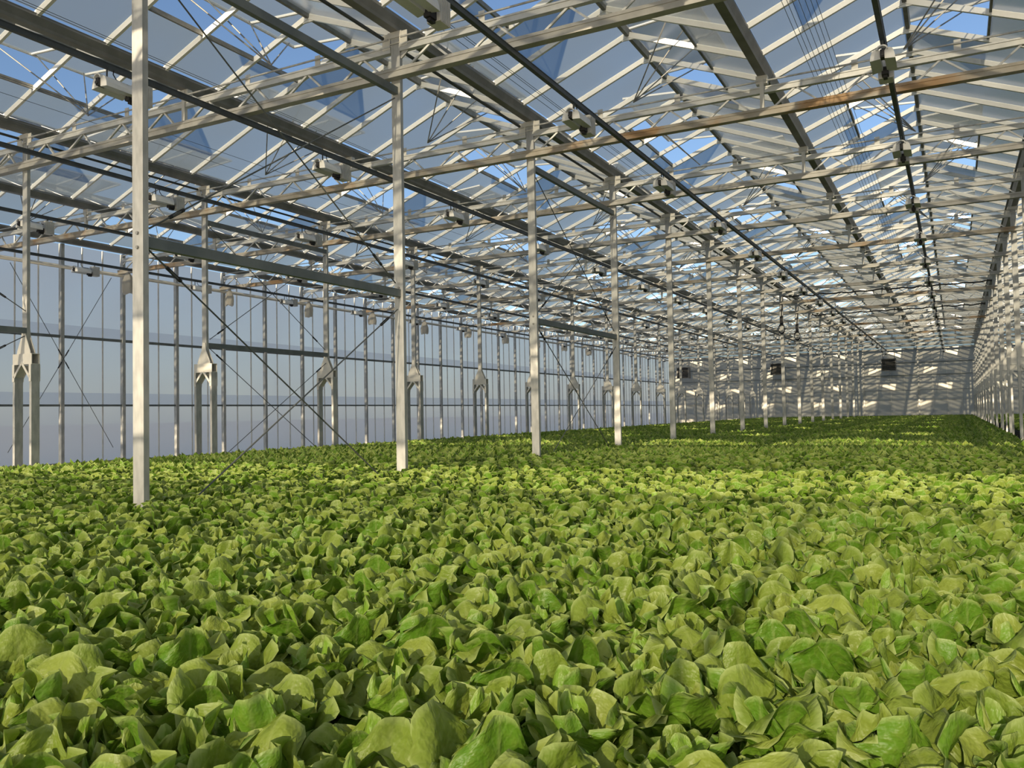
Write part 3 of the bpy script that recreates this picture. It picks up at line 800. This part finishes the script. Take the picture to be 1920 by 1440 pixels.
RINGS = [(0, 6), (1, 6), (2, 5)]
leaf_lib = {}
for kind, _ in RINGS:
    leaf_lib[kind] = []
    for q in range(12):
        r = np.random.RandomState(100*kind+q)
        P, F, U, V = leaf_geo(kind, r, 11, 10)
        n = len(P)
        leaf_lib[kind].append(np_mesh('leaf', P, F, {'lu':U,'lv':V,'rnd':np.full(n,r.rand()),'inner':np.full(n,(0.0,0.25,0.85)[kind])}, M['leaf']))
def head_arrays(seed, nu, nv, rings):
    r = np.random.RandomState(seed); Ps, Fs, A, o = [], [], {'lu':[],'lv':[],'inner':[]}, 0
    rn = []
    for kind, cnt in rings:
        a0 = r.uniform(0,6.28)
        for c in range(cnt):
            P, F, U, V = leaf_geo(kind, r, nu, nv)
            a = a0 + 2*math.pi*(c+r.uniform(-.25,.25))/cnt
            ca, sa = math.cos(a), math.sin(a)
            P = np.stack([P[:,0]*ca-P[:,1]*sa, P[:,0]*sa+P[:,1]*ca, P[:,2]], -1)
            Ps.append(P); Fs.append(F+o); o += len(P)
            A['lu'].append(U); A['lv'].append(V); A['inner'].append(np.full(len(P),(0.0,0.25,0.85)[kind])); rn.append(np.full(len(P), r.rand()))
    return np.concatenate(Ps), np.concatenate(Fs), {k: np.concatenate(v) for k, v in A.items()}, np.concatenate(rn)
SP = 0.275
# head positions on a staggered grid over both beds
cols_xy = [(XC+j*W-0.03*(j!=0)+dx, G(i)) for j in (-2,0,2) for i in range(-2,17) for dx in ((0,) if j == 0 else (-0.237,0.237))]
cols_xy = np.array(cols_xy)
def positions(x0, x1, y0, y1):
    xs = np.arange(x0+0.13, x1-0.10, SP); ys = np.arange(y0+0.1, y1-0.1, SP*0.9)
    X, Y = np.meshgrid(xs, ys); X = X + (np.arange(len(ys))%2)[:,None]*SP/2
    P = np.stack([X.ravel(), Y.ravel()], -1) + rs.uniform(-.03,.03,(X.size,2))
    P = P[(P[:,0] > x0+0.07) & (P[:,0] < x1-0.07)]
    return P
pos = np.concatenate([positions(XBED0, XBED1, -0.2, YFAR-1.3), positions(1.86, 9.0, 12.0, YFAR-1.3)])
fw, ri, up = np.array(_fw), np.array(_r), np.array(_u)
def project(P3):
    z = P3 @ fw; return 960 + FPX*(P3 @ ri)/z, 720 - FPX*(P3 @ up)/z, z
P3 = np.column_stack([pos, np.full(len(pos), RAFT+0.2-CAMZ)])
px, py, dz = project(P3)
dist = np.linalg.norm(P3, axis=1)
margin = 260 + 2600/np.maximum(dist, 1)
keep = (dz > 0.4) & (px > -margin) & (px < 1920+margin) & (py < 2300) & (dist > 0.95)
near_col = np.zeros(len(pos), bool)
for c in cols_xy:
    near_col |= (np.abs(pos[:,0]-c[0]) < 0.12) & (np.abs(pos[:,1]-c[1]) < 0.10)
keep &= ~near_col
pos, px, py, dist, dz = pos[keep], px[keep], py[keep], dist[keep], dz[keep]
inview = (px > -70) & (px < 1990) & (py < 1530) & (pos[:,0] < XBED1)
order = np.argsort(np.where(inview, dist, 1e9))
NEAR = order[:300]
near_mask = np.zeros(len(pos), bool); near_mask[NEAR] = True
variants = [('butterhead lettuce with broad open outer leaves in the bed', [(0,7),(1,6),(2,4)]),
            ('butterhead lettuce with a tight pale heart showing in the bed', [(0,6),(1,5),(2,7)]),
            ('butterhead lettuce with tall upright leaves in the bed', [(0,5),(1,8),(2,4)])]
rl = random.Random(21)
for q in NEAR:
    lab, rings = variants[rl.randrange(3)]
    e = tag(link('lettuce', None, loc=(pos[q,0], pos[q,1], RAFT+0.004), rot=(rl.uniform(-.10,.10), rl.uniform(-.10,.10), rl.uniform(0,6.28)), scale=rl.uniform(1.12,1.38)),
            lab, 'lettuce', 'butterhead lettuces in the near part of the bed')
    for kind, cnt in rings:
        a0 = rl.uniform(0,6.28)
        for c in range(cnt):
            link('leaf', rl.choice(leaf_lib[kind]), e, rot=(rl.uniform(-.10,.10), rl.uniform(-.12,.12), a0+2*math.pi*(c+rl.uniform(-.25,.25))/cnt), scale=rl.uniform(.88,1.12))
# the rest of the crop: one object, coarser with distance
def crop(mask, lods, name):
    Vs, Fs, At, o = [], [], {'lu':[],'lv':[],'rnd':[],'inner':[]}, 0
    for (d0, d1, nu, nv, rings) in lods:
        types = [head_arrays(900+q, nu, nv, rings) for q in range(8)]
        sel = np.where(mask & (dist >= d0) & (dist < d1))[0]
        ty = rs.randint(0, 8, len(sel))
        for tix in range(8):
            ids = sel[ty == tix]
            if not len(ids): continue
            P, F, A, rn = types[tix]; n, mth = len(ids), len(P)
            ang = rs.uniform(0,6.283,n); sc = rs.uniform(1.12,1.38,n)
            ca, sa = np.cos(ang)*sc, np.sin(ang)*sc
            V = np.empty((n, mth, 3), np.float32)
            V[:,:,0] = ca[:,None]*P[None,:,0]-sa[:,None]*P[None,:,1]+pos[ids,0][:,None]
            V[:,:,1] = sa[:,None]*P[None,:,0]+ca[:,None]*P[None,:,1]+pos[ids,1][:,None]
            V[:,:,2] = sc[:,None]*P[None,:,2]+RAFT
            Vs.append(V.reshape(-1,3)); Fs.append((F[None]+(np.arange(n)*mth)[:,None,None]).reshape(-1,4)+o); o += n*mth
            for k in ('lu','lv','inner'): At[k].append(np.tile(A[k], n))
            At['rnd'].append(np.clip(np.tile(rn,n)*0.8+np.repeat(rs.rand(n)*0.2,mth),0,1))
    me = np_mesh(name, np.concatenate(Vs), np.concatenate(Fs), {k: np.concatenate(v) for k, v in At.items()}, M['leaf'])
    return me
full = [(0,6),(1,6),(2,5)]
lods = [(0, 7, 6, 6, full), (7, 14, 5, 5, full), (14, 26, 3, 4, [(0,5),(1,5),(2,3)]), (26, 200, 3, 3, [(0,4),(1,4)])]
first = pos[:,0] < 1.5
tag(link('lettuce_crop', crop(~near_mask & first, lods, 'lettuce_crop')), 'dense crop of green lettuce filling the bed around the columns', 'lettuce', kind='stuff')
tag(link('lettuce_crop', crop(~near_mask & ~first, lods, 'lettuce_crop')), 'green lettuce crop on the second bed beyond the dark gap', 'lettuce', kind='stuff')
